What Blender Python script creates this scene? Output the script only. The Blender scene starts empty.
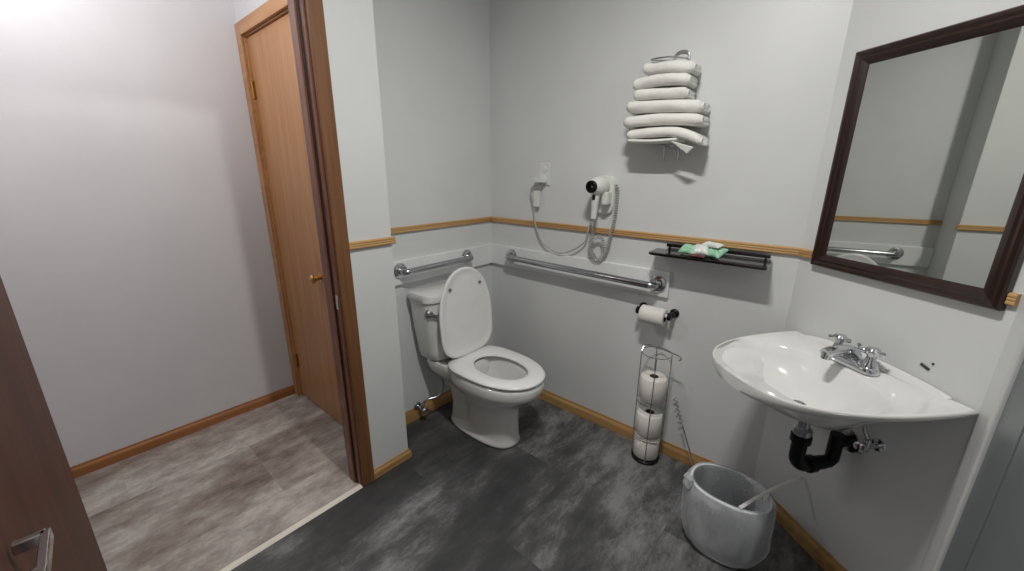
import bpy, bmesh, math, random
from mathutils import Vector, Matrix, noise as mnoise
random.seed(7)
SC = bpy.context.scene
COL = SC.collection
R = math.radians
V = Vector

# ------------------------------------------------------------------ camera
cam_d = bpy.data.cameras.new('camera')
cam = bpy.data.objects.new('camera', cam_d)
COL.objects.link(cam)
F_PX, PITCH, ROLL, YAW = 395.594, 0.279194, 0.005427, 0.865713
cam_d.sensor_fit = 'HORIZONTAL'
cam_d.sensor_width = 36.0
cam_d.lens = 36.0 * F_PX / 1024.0
cam_d.clip_start = 0.02
fh = V((math.sin(YAW), math.cos(YAW), 0)); rt = V((math.cos(YAW), -math.sin(YAW), 0)); up = V((0, 0, 1))
fw = fh * math.cos(PITCH) - up * math.sin(PITCH)
uu = fh * math.sin(PITCH) + up * math.cos(PITCH)
r2 = rt * math.cos(ROLL) + uu * math.sin(ROLL)
u2 = uu * math.cos(ROLL) - rt * math.sin(ROLL)
m = Matrix((r2, u2, -fw)).transposed().to_4x4()
m.translation = V((-1.8157, -1.7172, 1.38))
cam.matrix_world = m
SC.camera = cam

# ------------------------------------------------------------------ world, lights, exposure
w = bpy.data.worlds.new('world'); SC.world = w
w.use_nodes = True
w.node_tree.nodes['Background'].inputs[0].default_value = (1, 1, 1, 1)
w.node_tree.nodes['Background'].inputs[1].default_value = 0.05

def lamp(name, loc, watts, radius, color):
    d = bpy.data.lights.new(name, 'AREA')      # round ceiling lamp shining down
    d.shape = 'DISK'; d.size = radius * 2; d.spread = math.pi
    d.energy = watts; d.color = color
    o = bpy.data.objects.new(name, d); COL.objects.link(o); o.location = loc
    return o
for i in range(3):
    lamp('bathroom_bulb', (-1.14, -1.42 + 0.075 * i, 2.40), 6.4, 0.035, (1.0, 0.975, 0.94))
hb = bpy.data.lights.new('hall_bulb', 'POINT'); hb.energy = 15.5; hb.shadow_soft_size = 0.06; hb.color = (1.0, 0.98, 0.985)
hbo = bpy.data.objects.new('hall_bulb', hb); COL.objects.link(hbo); hbo.location = (-1.80, 0.14, 2.30)

SC.view_settings.view_transform = 'Standard'
SC.view_settings.look = 'None'
SC.view_settings.exposure = 0.2
SC.view_settings.gamma = 1.0
SC.view_settings.use_curve_mapping = False

# ------------------------------------------------------------------ materials
def lin(c):
    return tuple(((x / 255) / 12.92 if x / 255 <= 0.04045 else ((x / 255 + 0.055) / 1.055) ** 2.4) for x in c) + (1,)

def new_mat(name):
    mt = bpy.data.materials.new(name); mt.use_nodes = True
    nt = mt.node_tree
    return mt, nt, nt.nodes['Principled BSDF']

def coords(nt, scale=(1, 1, 1), rot=(0, 0, 0)):
    tc = nt.nodes.new('ShaderNodeTexCoord'); mp = nt.nodes.new('ShaderNodeMapping')
    mp.inputs['Scale'].default_value = scale; mp.inputs['Rotation'].default_value = rot
    nt.links.new(tc.outputs['Object'], mp.inputs['Vector'])
    return mp.outputs['Vector']

def noise_node(nt, vec, scale, detail=4, rough=0.55):
    n = nt.nodes.new('ShaderNodeTexNoise')
    n.inputs['Scale'].default_value = scale; n.inputs['Detail'].default_value = detail
    n.inputs['Roughness'].default_value = rough
    nt.links.new(vec, n.inputs['Vector'])
    return n.outputs['Fac']

def ramp(nt, fac, stops):
    r = nt.nodes.new('ShaderNodeValToRGB')
    while len(r.color_ramp.elements) < len(stops):
        r.color_ramp.elements.new(0.5)
    for e, (p, c) in zip(r.color_ramp.elements, stops):
        e.position = p; e.color = lin(c)
    nt.links.new(fac, r.inputs['Fac'])
    return r.outputs['Color']

def bump(nt, bsdf, fac, strength, dist=0.01):
    b = nt.nodes.new('ShaderNodeBump')
    b.inputs['Strength'].default_value = strength; b.inputs['Distance'].default_value = dist
    nt.links.new(fac, b.inputs['Height'])
    nt.links.new(b.outputs['Normal'], bsdf.inputs['Normal'])

def plain(name, rgb, rough=0.5, metal=0.0, coat=0.0, var=0.06, nscale=9.0, bmp=0.0, bscale=150, spec=0.5):
    mt, nt, b = new_mat(name)
    v = coords(nt)
    f = noise_node(nt, v, nscale)
    lo = tuple(max(0, c * (1 - var)) for c in rgb); hi = tuple(min(255, c * (1 + var * 0.5)) for c in rgb)
    nt.links.new(ramp(nt, f, [(0.3, lo), (0.7, hi)]), b.inputs['Base Color'])
    b.inputs['Roughness'].default_value = rough; b.inputs['Metallic'].default_value = metal
    b.inputs['Coat Weight'].default_value = coat
    b.inputs['Specular IOR Level'].default_value = spec
    if bmp:
        bump(nt, b, noise_node(nt, v, bscale, 3), bmp, 0.004)
    return mt

def wood(name, dark, mid, light, axis, rough=0.4, fine=38, coat=0.0):
    mt, nt, b = new_mat(name)
    sc = [fine, fine, fine]; sc['xyz'.index(axis)] = fine * 0.045
    v = coords(nt, tuple(sc))
    f = noise_node(nt, v, 1.0, 6, 0.62)
    sc2 = [7, 7, 7]; sc2['xyz'.index(axis)] = 0.9
    f2 = noise_node(nt, coords(nt, tuple(sc2)), 1.0, 2)
    mx = nt.nodes.new('ShaderNodeMath'); mx.operation = 'ADD'
    h1 = nt.nodes.new('ShaderNodeMath'); h1.operation = 'MULTIPLY'; h1.inputs[1].default_value = 0.6
    h2 = nt.nodes.new('ShaderNodeMath'); h2.operation = 'MULTIPLY'; h2.inputs[1].default_value = 0.4
    nt.links.new(f, h1.inputs[0]); nt.links.new(f2, h2.inputs[0])
    nt.links.new(h1.outputs[0], mx.inputs[0]); nt.links.new(h2.outputs[0], mx.inputs[1])
    nt.links.new(ramp(nt, mx.outputs[0], [(0.33, dark), (0.5, mid), (0.66, light)]), b.inputs['Base Color'])
    b.inputs['Roughness'].default_value = rough; b.inputs['Coat Weight'].default_value = coat
    bump(nt, b, f, 0.08, 0.003)
    return mt

def tile_floor(name, stops, bw, bh, seam_dark, rough, streak, nscale, rot=0.0, offset=0.5):
    """vinyl tile: mottled clouds that change from tile to tile, hairline seams"""
    mt, nt, b = new_mat(name)
    v = coords(nt, (1, 1, 1), (0, 0, rot))
    br = nt.nodes.new('ShaderNodeTexBrick')
    br.offset = offset
    br.inputs['Color1'].default_value = (0, 0, 0, 1); br.inputs['Color2'].default_value = (1, 1, 1, 1)
    br.inputs['Mortar'].default_value = (0.5, 0.5, 0.5, 1)
    br.inputs['Scale'].default_value = 1.0; br.inputs['Mortar Size'].default_value = 0.0007
    br.inputs['Brick Width'].default_value = bw; br.inputs['Row Height'].default_value = bh
    nt.links.new(v, br.inputs['Vector'])
    # shift the clouds by the tile's own random value
    vm = nt.nodes.new('ShaderNodeVectorMath'); vm.operation = 'SCALE'; vm.inputs['Scale'].default_value = 0.6
    nt.links.new(br.outputs['Color'], vm.inputs[0])
    va = nt.nodes.new('ShaderNodeVectorMath'); va.operation = 'ADD'
    nt.links.new(coords(nt, streak, (0, 0, rot)), va.inputs[0]); nt.links.new(vm.outputs[0], va.inputs[1])
    f = noise_node(nt, va.outputs[0], nscale, 14, 0.80)
    g = noise_node(nt, va.outputs[0], nscale * 0.3, 3, 0.5)
    a = nt.nodes.new('ShaderNodeMath'); a.operation = 'MULTIPLY_ADD'; a.inputs[1].default_value = 0.45; 
    h = nt.nodes.new('ShaderNodeMath'); h.operation = 'MULTIPLY'; h.inputs[1].default_value = 0.55
    nt.links.new(f, h.inputs[0]); nt.links.new(g, a.inputs[0]); nt.links.new(h.outputs[0], a.inputs[2])
    t = nt.nodes.new('ShaderNodeMath'); t.operation = 'MULTIPLY_ADD'; t.inputs[1].default_value = 0.025
    nt.links.new(br.outputs['Color'], t.inputs[0]); nt.links.new(a.outputs[0], t.inputs[2])
    c = ramp(nt, t.outputs[0], stops)
    mix = nt.nodes.new('ShaderNodeMix'); mix.data_type = 'RGBA'
    nt.links.new(br.outputs['Fac'], mix.inputs[0]); nt.links.new(c, mix.inputs[6])
    mix.inputs[7].default_value = lin(seam_dark)
    nt.links.new(mix.outputs[2], b.inputs['Base Color'])
    b.inputs['Roughness'].default_value = rough
    bump(nt, b, f, 0.12, 0.002)
    return mt

M = {}
M['paint'] = plain('white_wall_paint', (214, 216, 216), 0.42, var=0.02, nscale=3, bmp=0.05, bscale=220)
M['hallpaint'] = plain('hall_wall_paint', (204, 203, 206), 0.38, var=0.02, nscale=3, bmp=0.05, bscale=220)
M['ceil'] = plain('ceiling_paint', (235, 235, 232), 0.7, var=0.02, bmp=0.08, bscale=120)
M['board'] = plain('white_board_paint', (228, 230, 230), 0.35, var=0.02)
for ax in 'xyz':
    M['oak' + ax] = wood('honey_oak_along_' + ax, (150, 112, 66), (182, 143, 92), (200, 165, 114), ax, 0.42)
    M['hallbase' + ax] = wood('stained_oak_along_' + ax, (118, 72, 38), (148, 96, 54), (166, 114, 68), ax, 0.4)
    M['door' + ax] = wood('veneer_door_along_' + ax, (150, 104, 66), (170, 122, 80), (182, 136, 94), ax, 0.34, 46)
    M['case' + ax] = wood('walnut_casing_along_' + ax, (92, 60, 36), (116, 78, 48), (134, 94, 60), ax, 0.38)
    M['jamb' + ax] = wood('red_brown_jamb_along_' + ax, (96, 56, 42), (116, 72, 54), (134, 88, 68), ax, 0.3)
    M['mahog' + ax] = wood('mahogany_frame_along_' + ax, (24, 13, 11), (40, 23, 18), (54, 33, 26), ax, 0.32, 60, 0.1)
M['gapshade'] = plain('dark_brown_gap_shade', (34, 18, 14), 0.6)  # shade colour for the gap strips on the jamb
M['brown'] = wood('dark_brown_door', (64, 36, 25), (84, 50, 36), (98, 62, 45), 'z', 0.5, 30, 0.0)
M['chrome'] = plain('chrome', (205, 207, 210), 0.12, 1.0, var=0.02)
M['steel'] = plain('brushed_steel', (185, 187, 190), 0.2, 1.0, var=0.04)
M['wire'] = plain('dark_chrome_wire', (185, 185, 187), 0.25, 1.0, var=0.04)
M['brass'] = plain('brass', (214, 176, 110), 0.22, 1.0, var=0.05)
M['china'] = plain('white_china', (226, 226, 224), 0.12, coat=0.5, var=0.015)
M['seat'] = plain('white_seat_plastic', (232, 233, 233), 0.25, var=0.015)
M['bumper'] = plain('grey_rubber', (120, 120, 120), 0.6)
M['black'] = plain('black_plastic', (10, 10, 11), 0.42, var=0.1, spec=0.25)
M['shelf'] = plain('black_lacquer', (22, 17, 16), 0.18, coat=0.4, var=0.1)
M['plastic'] = plain('white_plastic', (222, 222, 218), 0.35, var=0.02)
M['cord'] = plain('pale_grey_cord', (176, 176, 172), 0.5, var=0.03)
M['paper'] = plain('tissue_paper', (226, 222, 216), 0.9, var=0.03, bmp=0.15, bscale=260)
M['card'] = plain('cardboard_core', (88, 74, 62), 0.9)
M['terry'] = plain('white_terry_cloth', (228, 227, 222), 0.95, var=0.03, bmp=0.5, bscale=330)
M['green'] = plain('green_wrapper', (160, 212, 178), 0.3, var=0.15, nscale=60)
M['white_wrap'] = plain('white_wrapper', (222, 228, 224), 0.3, var=0.05, nscale=60)
M['pinkish'] = plain('dark_red_wrapper', (96, 44, 46), 0.4, var=0.2, nscale=60)
M['bin'] = plain('white_bin_plastic', (248, 249, 252), 0.4, var=0.02)
M['greypanel'] = plain('grey_panel', (112, 118, 120), 0.4, var=0.03)
M['darkseal'] = plain('dark_seal', (50, 53, 54), 0.5)
M['palestrip'] = plain('pale_strip', (206, 208, 206), 0.35, var=0.02)
M['cream'] = plain('cream_threshold', (224, 218, 206), 0.4, var=0.05)
M['water'] = plain('toilet_water', (170, 178, 178), 0.03, var=0.02)
M['floor'] = tile_floor('dark_slate_vinyl', [(0.38, (48, 48, 50)), (0.475, (61, 61, 62)), (0.54, (80, 80, 81)), (0.63, (132, 132, 131))],
                        0.914, 0.457, (50, 50, 51), 0.5, (0.9, 2.1, 1.0), 5.0, rot=0.0)
M['hallfloor'] = tile_floor('beige_stone_vinyl', [(0.37, (82, 70, 62)), (0.455, (128, 117, 109)), (0.53, (156, 148, 142)), (0.62, (192, 186, 180))],
                            0.914, 0.457, (150, 140, 130), 0.45, (1.0, 1.7, 1.0), 6.5)
# mirror glass
mt, nt, b = new_mat('mirror_glass'); M['mirror'] = mt
nt.links.new(ramp(nt, noise_node(nt, coords(nt), 2.0), [(0.3, (214, 216, 210)), (0.7, (220, 222, 216))]), b.inputs['Base Color'])
b.inputs['Metallic'].default_value = 1.0; b.inputs['Roughness'].default_value = 0.015
# clear liner film
mt, nt, b = new_mat('clear_liner_film'); M['film'] = mt
tr = nt.nodes.new('ShaderNodeBsdfTransparent'); tr.inputs[0].default_value = (0.97, 0.98, 0.99, 1)
mx = nt.nodes.new('ShaderNodeMixShader')
fr = nt.nodes.new('ShaderNodeFresnel'); fr.inputs['IOR'].default_value = 1.5
cr = noise_node(nt, coords(nt, (1, 1, 0.5)), 16, 4, 0.55)
mm = nt.nodes.new('ShaderNodeMath'); mm.operation = 'MULTIPLY_ADD'; mm.inputs[1].default_value = 0.30; mm.inputs[2].default_value = 0.09
nt.links.new(cr, mm.inputs[0])
ad = nt.nodes.new('ShaderNodeMath'); ad.operation = 'ADD'; ad.use_clamp = True
nt.links.new(mm.outputs[0], ad.inputs[0]); nt.links.new(fr.outputs[0], ad.inputs[1])
nt.links.new(ad.outputs[0], mx.inputs[0]); nt.links.new(tr.outputs[0], mx.inputs[1]); nt.links.new(b.outputs[0], mx.inputs[2])
b.inputs['Base Color'].default_value = (0.9, 0.92, 0.94, 1); b.inputs['Roughness'].default_value = 0.18
bump(nt, b, cr, 0.5, 0.01)
nt.links.new(mx.outputs[0], nt.nodes['Material Output'].inputs['Surface'])

# ------------------------------------------------------------------ geometry helpers
def box(bm, x0, x1, y0, y1, z0, z1):
    vs = [bm.verts.new(p) for p in ((x0, y0, z0), (x1, y0, z0), (x1, y1, z0), (x0, y1, z0), (x0, y0, z1), (x1, y0, z1), (x1, y1, z1), (x0, y1, z1))]
    for f in ((3, 2, 1, 0), (4, 5, 6, 7), (0, 1, 5, 4), (1, 2, 6, 5), (2, 3, 7, 6), (3, 0, 4, 7)):
        bm.faces.new([vs[i] for i in f])
    return vs

def obox(bm, o, ux, uy, uz, hx, hy, hz):
    """oriented box centred on o"""
    vs = []
    for sz in (-1, 1):
        for sx, sy in ((-1, -1), (1, -1), (1, 1), (-1, 1)):
            vs.append(bm.verts.new(V(o) + V(ux) * hx * sx + V(uy) * hy * sy + V(uz) * hz * sz))
    for f in ((3, 2, 1, 0), (4, 5, 6, 7), (0, 1, 5, 4), (1, 2, 6, 5), (2, 3, 7, 6), (3, 0, 4, 7)):
        bm.faces.new([vs[i] for i in f])

def prism(bm, poly, z0, z1):
    a = [bm.verts.new((x, y, z0)) for x, y in poly]; c = [bm.verts.new((x, y, z1)) for x, y in poly]
    n = len(poly)
    bm.faces.new(a[::-1]); bm.faces.new(c)
    for i in range(n):
        bm.faces.new((a[i], a[(i + 1) % n], c[(i + 1) % n], c[i]))

def loft(bm, rings, close=True, cap0=True, cap1=True):
    vr = [[bm.verts.new(p) for p in r] for r in rings]
    n = len(vr[0])
    for a, c in zip(vr, vr[1:]):
        for i in range(n if close else n - 1):
            j = (i + 1) % n
            bm.faces.new((a[i], a[j], c[j], c[i]))
    if cap0: bm.faces.new(vr[0][::-1])
    if cap1: bm.faces.new(vr[-1])
    return vr

def smooth_path(pts, sub=6):
    """Catmull-Rom through the points"""
    P = [V(p) for p in pts]
    if len(P) < 3: return P
    out = []
    Q = [P[0] * 2 - P[1]] + P + [P[-1] * 2 - P[-2]]
    for i in range(1, len(Q) - 2):
        p0, p1, p2, p3 = Q[i - 1:i + 3]
        for k in range(sub):
            t = k / sub
            out.append(0.5 * ((2 * p1) + (p2 - p0) * t + (2 * p0 - 5 * p1 + 4 * p2 - p3) * t * t + (3 * p1 - p0 - 3 * p2 + p3) * t ** 3))
    out.append(P[-1])
    return out

def tube(bm, pts, r, n=10, closed=False, caps=True):
    P = [V(p) for p in pts]
    rad = r if isinstance(r, (list, tuple)) else [r] * len(P)
    rings = []; prev = None
    L = len(P)
    for i, p in enumerate(P):
        if closed: t = P[(i + 1) % L] - P[i - 1]
        else: t = P[min(i + 1, L - 1)] - P[max(i - 1, 0)]
        t.normalize()
        if prev is None:
            a = V((0, 0, 1)) if abs(t.z) < 0.9 else V((1, 0, 0))
            prev = (a - t * a.dot(t)).normalized()
        else:
            prev = (prev - t * prev.dot(t)).normalized()
        q = t.cross(prev)
        rings.append([p + (prev * math.cos(2 * math.pi * k / n) + q * math.sin(2 * math.pi * k / n)) * rad[i] for k in range(n)])
    if closed:
        rings.append(rings[0])
        loft(bm, rings, True, False, False)
        bmesh.ops.remove_doubles(bm, verts=bm.verts, dist=1e-6)
    else:
        loft(bm, rings, True, caps, caps)

def lathe(bm, prof, o, ax, n=24, cap0=True, cap1=True):
    """profile of (radius, height along ax)"""
    ax = V(ax).normalized()
    a = V((0, 0, 1)) if abs(ax.z) < 0.9 else V((1, 0, 0))
    e = (a - ax * a.dot(ax)).normalized(); f = ax.cross(e)
    rings = [[V(o) + ax * h + (e * math.cos(2 * math.pi * k / n) + f * math.sin(2 * math.pi * k / n)) * max(r, 1e-4) for k in range(n)] for r, h in prof]
    loft(bm, rings, True, cap0, cap1)

def obj(name, bm, mat, parent=None, smooth=False, bevel=0.0, sub=0, angle=40):
    bmesh.ops.recalc_face_normals(bm, faces=bm.faces)
    me = bpy.data.meshes.new(name)
    if parent is not None:
        off = V(parent['_o'])
        for v in bm.verts: v.co -= off
    bm.to_mesh(me); bm.free()
    me.materials.append(mat)
    if smooth:
        for p in me.polygons: p.use_smooth = True
        if angle < 180:
            me.set_sharp_from_angle(angle=R(angle))
    o = bpy.data.objects.new(name, me)
    COL.objects.link(o)
    if bevel:
        md = o.modifiers.new('bevel', 'BEVEL'); md.width = bevel; md.segments = 2; md.limit_method = 'ANGLE'
    if sub:
        md = o.modifiers.new('sub', 'SUBSURF'); md.levels = sub; md.render_levels = sub
    if parent is not None:
        o.parent = parent
        o['_o'] = (0.0, 0.0, 0.0)
        o['_o'] = tuple(parent['_o'])
    return o

def rebase(o, base):
    """move a single-mesh thing's origin to its base"""
    b = V(base)
    for v in o.data.vertices: v.co -= b
    o.location = b
    o['_o'] = tuple(b)
    return o

def thing(name, loc, label, cat, group=None):
    o = bpy.data.objects.new(name, None); COL.objects.link(o)
    o.empty_display_size = 0.05
    o.location = loc; o['_o'] = tuple(loc)
    o['label'] = label; o['category'] = cat
    if group: o['group'] = group
    return o

def tag(o, label, cat, group=None):
    o['label'] = label; o['category'] = cat
    if group: o['group'] = group
    return o

def struct(name, bm, mat, bevel=0.0, **k):
    o = obj(name, bm, mat, None, bevel=bevel, **k)
    o['kind'] = 'structure'; o['_o'] = (0.0, 0.0, 0.0)
    return o

NB = bmesh.new

# ------------------------------------------------------------------ plan of the room (metres)
H = 2.44
DY = -0.237           # bathroom face of the doorway wall
DYH = -0.125          # hall face of the doorway wall
ALC = -0.873          # side of the toilet alcove
JX = -1.13            # right jamb of the doorway
LJX = -1.946          # left jamb of the doorway
HALLY = 0.821         # far hall wall
HDX = -0.985          # hall wall that holds the closet door
EB0 = V((-0.3706, -2.0433, 0))
TH = R(39.5)
KINK = V((0, EB0.y - EB0.x / math.tan(TH), 0))
KS = V((-math.sin(TH), -math.cos(TH), 0))     # along the sink wall
KN = V((-math.cos(TH), math.sin(TH), 0))      # out of the sink wall
EB = EB0 + KS * .011
FRONTY = EB.y
LEFTX = -2.45
def S(s, d, z): return EB0 + KS * (s - .595) + KN * d + up * z

# floors, ceiling
bm = NB(); prism(bm, [(0, 0), (ALC, 0), (ALC, DY), (LEFTX, DY), (LEFTX, FRONTY), (EB.x, FRONTY), (0, KINK.y)], -0.05, 0); struct('floor', bm, M['floor'])
bm = NB(); prism(bm, [(HDX + .02, DY), (HDX + .02, HALLY), (-3.4, HALLY), (-3.4, DY)], -0.05, -0.0005); struct('floor_hall', bm, M['hallfloor'])
bm = NB(); box(bm, -3.5, 0.12, FRONTY - .1, HALLY + .1, H, H + .06); struct('ceiling', bm, M['ceil'])
# walls
bm = NB(); box(bm, ALC + .0, 0.0, 0, .08, 0, H); struct('wall_back', bm, M['paint'])
bm = NB(); prism(bm, [(0, .08), (0, KINK.y), (.1, KINK.y - .04), (.1, .08)], 0, H); struct('wall_right', bm, M['paint'])
a, c = KINK, EB
bm = NB(); prism(bm, [(a.x, a.y), (c.x, c.y), (c.x, c.y - .1), (.1, c.y - .1), (.1, a.y - .04)], 0, H); struct('wall_sink', bm, M['paint'])
bm = NB(); box(bm, LEFTX, EB.x, FRONTY - .1, FRONTY, 0, H); struct('wall_front', bm, M['paint'])
bm = NB(); box(bm, LEFTX - .08, LEFTX, FRONTY - .1, DY, 0, H); struct('wall_left', bm, M['paint'])
bm = NB()
box(bm, JX + .02, HDX, DY, DYH, 0, H)                       # stub beside the door frame
prism(bm, [(HDX, DY), (ALC, DY), (ALC, .08), (HDX + .1, .08), (HDX + .1, .10), (HDX, .10)], 0, H)
box(bm, LJX - .02, JX + .02, DY, DYH, 2.05, H)
box(bm, LEFTX - .08, LJX - .02, DY, DYH, 0, H)
struct('wall_doorway', bm, M['paint'])
bm = NB()
box(bm, HDX, HDX + .1, .765, HALLY + .1, 0, H); box(bm, HDX, HDX + .1, .10, .765, 2.032, H)
struct('wall_closet', bm, M['hallpaint'])
bm = NB(); box(bm, -3.5, HDX, HALLY, HALLY + .1, 0, H); struct('wall_hall', bm, M['hallpaint'])
bm = NB(); box(bm, -3.5, -3.4, DY, HALLY, 0, H); box(bm, -3.5, LEFTX - .08, DY, DYH, 0, H); struct('wall_hall_end', bm, M['hallpaint'])

# chair rails: a flat moulding with two grooves
RZ0, RZ1, RD = 1.083, 1.113, 0.014
def rail_prof():
    h = RZ1 - RZ0
    return [(0, 0), (RD * .7, 0), (RD, h * .12), (RD, h * .28), (RD * .86, h * .36), (RD, h * .44), (RD, h * .56), (RD * .86, h * .64), (RD, h * .72), (RD, h * .88), (RD * .7, h), (0, h)]
def base_prof(h, d=0.012):
    return [(0, 0), (d, 0), (d, h * .62), (d * .8, h * .74), (d * .5, h * .84), (d * .42, h), (0, h)]
def moulding(name, p0, p1, nrm, prof, z, mat, m0=0, m1=0):
    """extrude a profile from p0 to p1; m0 / m1 mitre the ends (run-on per unit depth)"""
    p0, p1, nrm = V(p0), V(p1), V(nrm); t = (p1 - p0).normalized()
    bm = NB()
    loft(bm, [[p0 + nrm * d + t * (m0 * d) + up * (z + q) for d, q in prof], [p1 + nrm * d - t * (m1 * d) + up * (z + q) for d, q in prof]])
    return struct(name, bm, mat)
mk = math.tan((math.pi / 2 - (math.pi / 2 - TH)) / 2)
moulding('trim_1', (ALC, 0, 0), (0, 0, 0), (0, -1, 0), rail_prof(), RZ0, M['oakx'], 0, 1)
moulding('trim_2', (0, 0, 0), (0, KINK.y, 0), (-1, 0, 0), rail_prof(), RZ0, M['oaky'], 1, mk)
moulding('trim_3', KINK, S(0.072, 0, 0), KN, rail_prof(), RZ0, M['oaky'], mk, 0)
moulding('trim_4', S(0.588, 0, 0), S(0.604, 0, 0), KN, rail_prof(), RZ0, M['oaky'])
moulding('trim_5', (-1.069, DY, 0), (ALC + .012, DY, 0), (0, -1, 0), rail_prof(), RZ0, M['oakx'])
# baseboards
moulding('baseboard_back', (ALC, 0, 0), (0, 0, 0), (0, -1, 0), base_prof(.075), 0, M['oakx'], 0, 1)
moulding('baseboard_right', (0, 0, 0), (0, KINK.y, 0), (-1, 0, 0), base_prof(.07), 0, M['oaky'], 1, mk)
moulding('baseboard_sink', KINK, EB, KN, base_prof(.07), 0, M['oaky'], mk, 0)
moulding('baseboard_doorway', (-1.069, DY, 0), (ALC, DY, 0), (0, -1, 0), base_prof(.045), 0, M['oakx'], 0, -1)
moulding('baseboard_alcove', (ALC, DY, 0), (ALC, -.012, 0), (1, 0, 0), base_prof(.045), 0, M['oaky'], -1, 0)
moulding('baseboard_hall', (-3.4, HALLY, 0), (HDX - .013, HALLY, 0), (0, -1, 0), base_prof(.058), 0, M['hallbasex'])
# white boards behind the grab bars
BZ0, BZ1, BT = 0.821, 0.945, 0.019
bm = NB(); box(bm, ALC, 0, -BT, 0, BZ0, BZ1); struct('trim_6', bm, M['board'], .003)
bm = NB(); box(bm, -BT, 0, -1.133, -BT, BZ0, BZ1); struct('trim_7', bm, M['board'], .003)

# ------------------------------------------------------------------ doorway frame, threshold
bm = NB(); box(bm, JX, JX + .02, DY + .001, DYH, 0, 2.05); box(bm, LJX - .02, LJX, DY + .001, DYH, 0, 2.05); box(bm, LJX, JX, DY + .001, DYH, 2.03, 2.05)
box(bm, JX - .011, JX, -.198, -.158, 0, 2.03); box(bm, LJX, LJX + .011, -.198, -.158, 0, 2.03); box(bm, LJX + .011, JX - .011, -.198, -.158, 2.019, 2.03)
jamb = struct('trim_8', bm, M['jambz'], .0015)
bm = NB(); obox(bm, (JX - .0008, -.222, .880), (1, 0, 0), (0, 1, 0), (0, 0, 1), .0009, .012, .030)
obox(bm, (JX - .002, -.230, .872), (1, 0, 0), (0, 1, 0), (0, 0, 1), .002, .004, .012)
obj('strike_plate', bm, M['chrome'], jamb)
for ya, yb in ((-.158, -.148), (-.209, -.198)):  # dark strips painting the shadow in the gaps either side of the stop
    bm = NB(); box(bm, JX - .004, JX - .0002, ya, yb, 0.001, 2.03); obj('door_seal', bm, M['gapshade'], jamb)
bm = NB()
box(bm, JX + .006, -1.069, DY - .016, DY, 0, 2.10); box(bm, LJX - .062, LJX - .036, DY - .016, DY, 0, 2.10); box(bm, LJX - .036, JX + .006, DY - .016, DY, 2.044, 2.10)
struct('trim_9', bm, M['casez'], .003)
bm = NB()
for (x0, x1, q0, q1) in ((JX - .05, JX + .006, 0, 2.09), (LJX - .06, LJX - .006, 0, 2.09)):
    pass
box(bm, JX + .006, JX + .06, DYH, DYH + .014, 0, 2.09); box(bm, LJX - .06, LJX - .006, DYH, DYH + .014, 0, 2.09); box(bm, LJX - .006, JX + .006, DYH, DYH + .014, 2.04, 2.09)
struct('trim_10', bm, M['casez'], .003)
bm = NB()
loft(bm, [[V((x, DY - .014, 0)), V((x, DY - .009, .005)), V((x, DY + .009, .005)), V((x, DY + .016, 0))] for x in (LJX, JX)])
struct('trim_11', bm, M['cream'])

# ------------------------------------------------------------------ closet door at the end of the hall
bm = NB(); box(bm, HDX + .012, HDX + .047, .150, .756, .012, 2.018)
door1 = struct('door_1', bm, M['doorz'], .002)
bm = NB()
box(bm, HDX + .001, HDX + .08, .757, .765, 0, 2.032); box(bm, HDX + .001, HDX + .08, .10, .149, 0, 2.032); box(bm, HDX + .001, HDX + .08, .149, .757, 2.020, 2.032)
box(bm, HDX - .014, HDX, .760, .8165, 0, 2.085); box(bm, HDX - .014, HDX, .085, .143, 0, 2.085); box(bm, HDX - .014, HDX, .143, .760, 2.026, 2.085)
obj('door_casing', bm, M['doory'], None, bevel=.003)['kind'] = 'structure'
bpy.data.objects['door_casing'].name = 'trim_12'
bm = NB(); KY, KZ = .268, .862
lathe(bm, [(.026, 0), (.027, .003), (.020, .006), (.010, .009), (.010, .022), (.017, .028), (.023, .036), (.024, .044), (.019, .051), (.008, .054)], (HDX + .012, KY, KZ), (-1, 0, 0))
obj('door_knob', bm, M['brass'], door1, True)
for hz in (.20, 1.735):
    bm = NB(); tube(bm, [(HDX + .004, .757, hz), (HDX + .004, .757, hz + .088)], .006, 10)
    box(bm, HDX + .010, HDX + .0125, .735, .757, hz, hz + .088)
    obj('hinge', bm, M['brass'], door1, True)

# ------------------------------------------------------------------ bathroom door, standing open
ang = R(93.4)
hx, hy = LJX + .002, DY - .004
dd = V((math.cos(-ang), math.sin(-ang), 0))       # along the door from the hinge
dn = V((-dd.y, dd.x, 0))                          # hall-side face, turned to the opening
if dn.x < 0: dn = -dn
DW, DT = .808, .035
bm = NB(); ctr = V((hx, hy, 0)) + dd * DW / 2 + dn * DT / 2 + up * 1.018
obox(bm, ctr, dd, dn, up, DW / 2, DT / 2, 1.006)
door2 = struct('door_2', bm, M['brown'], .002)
LZ = .862
for side in (1, -1):
    f0 = V((hx, hy, 0)) + dd * (DW - .062) + (dn * DT if side > 0 else V((0, 0, 0))) + up * LZ
    nn = dn * side
    hd = NB()
    lathe(hd, [(.031, 0), (.032, .003), (.030, .007), (.013, .009), (.011, .030)], f0, nn, 24)
    obox(hd, f0 + nn * .036 + up * 0 - dd * .0, dd, nn, up, .012, .008, .011)
    obox(hd, f0 + nn * .038 - dd * .048, dd, nn, up, .046, .0055, .009)
    obox(hd, f0 + nn * .022 - dd * .091, dd, nn, up, .006, .0165, .009)
    obj('door_lever', hd, M['chrome'], door2, True, bevel=.002)
bm = NB(); obox(bm, V((hx, hy, LZ)) + dd * (DW + .0004) + dn * DT / 2, dd, dn, up, .0006, .0125, .028)
obj('latch_plate', bm, M['steel'], door2)

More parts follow.
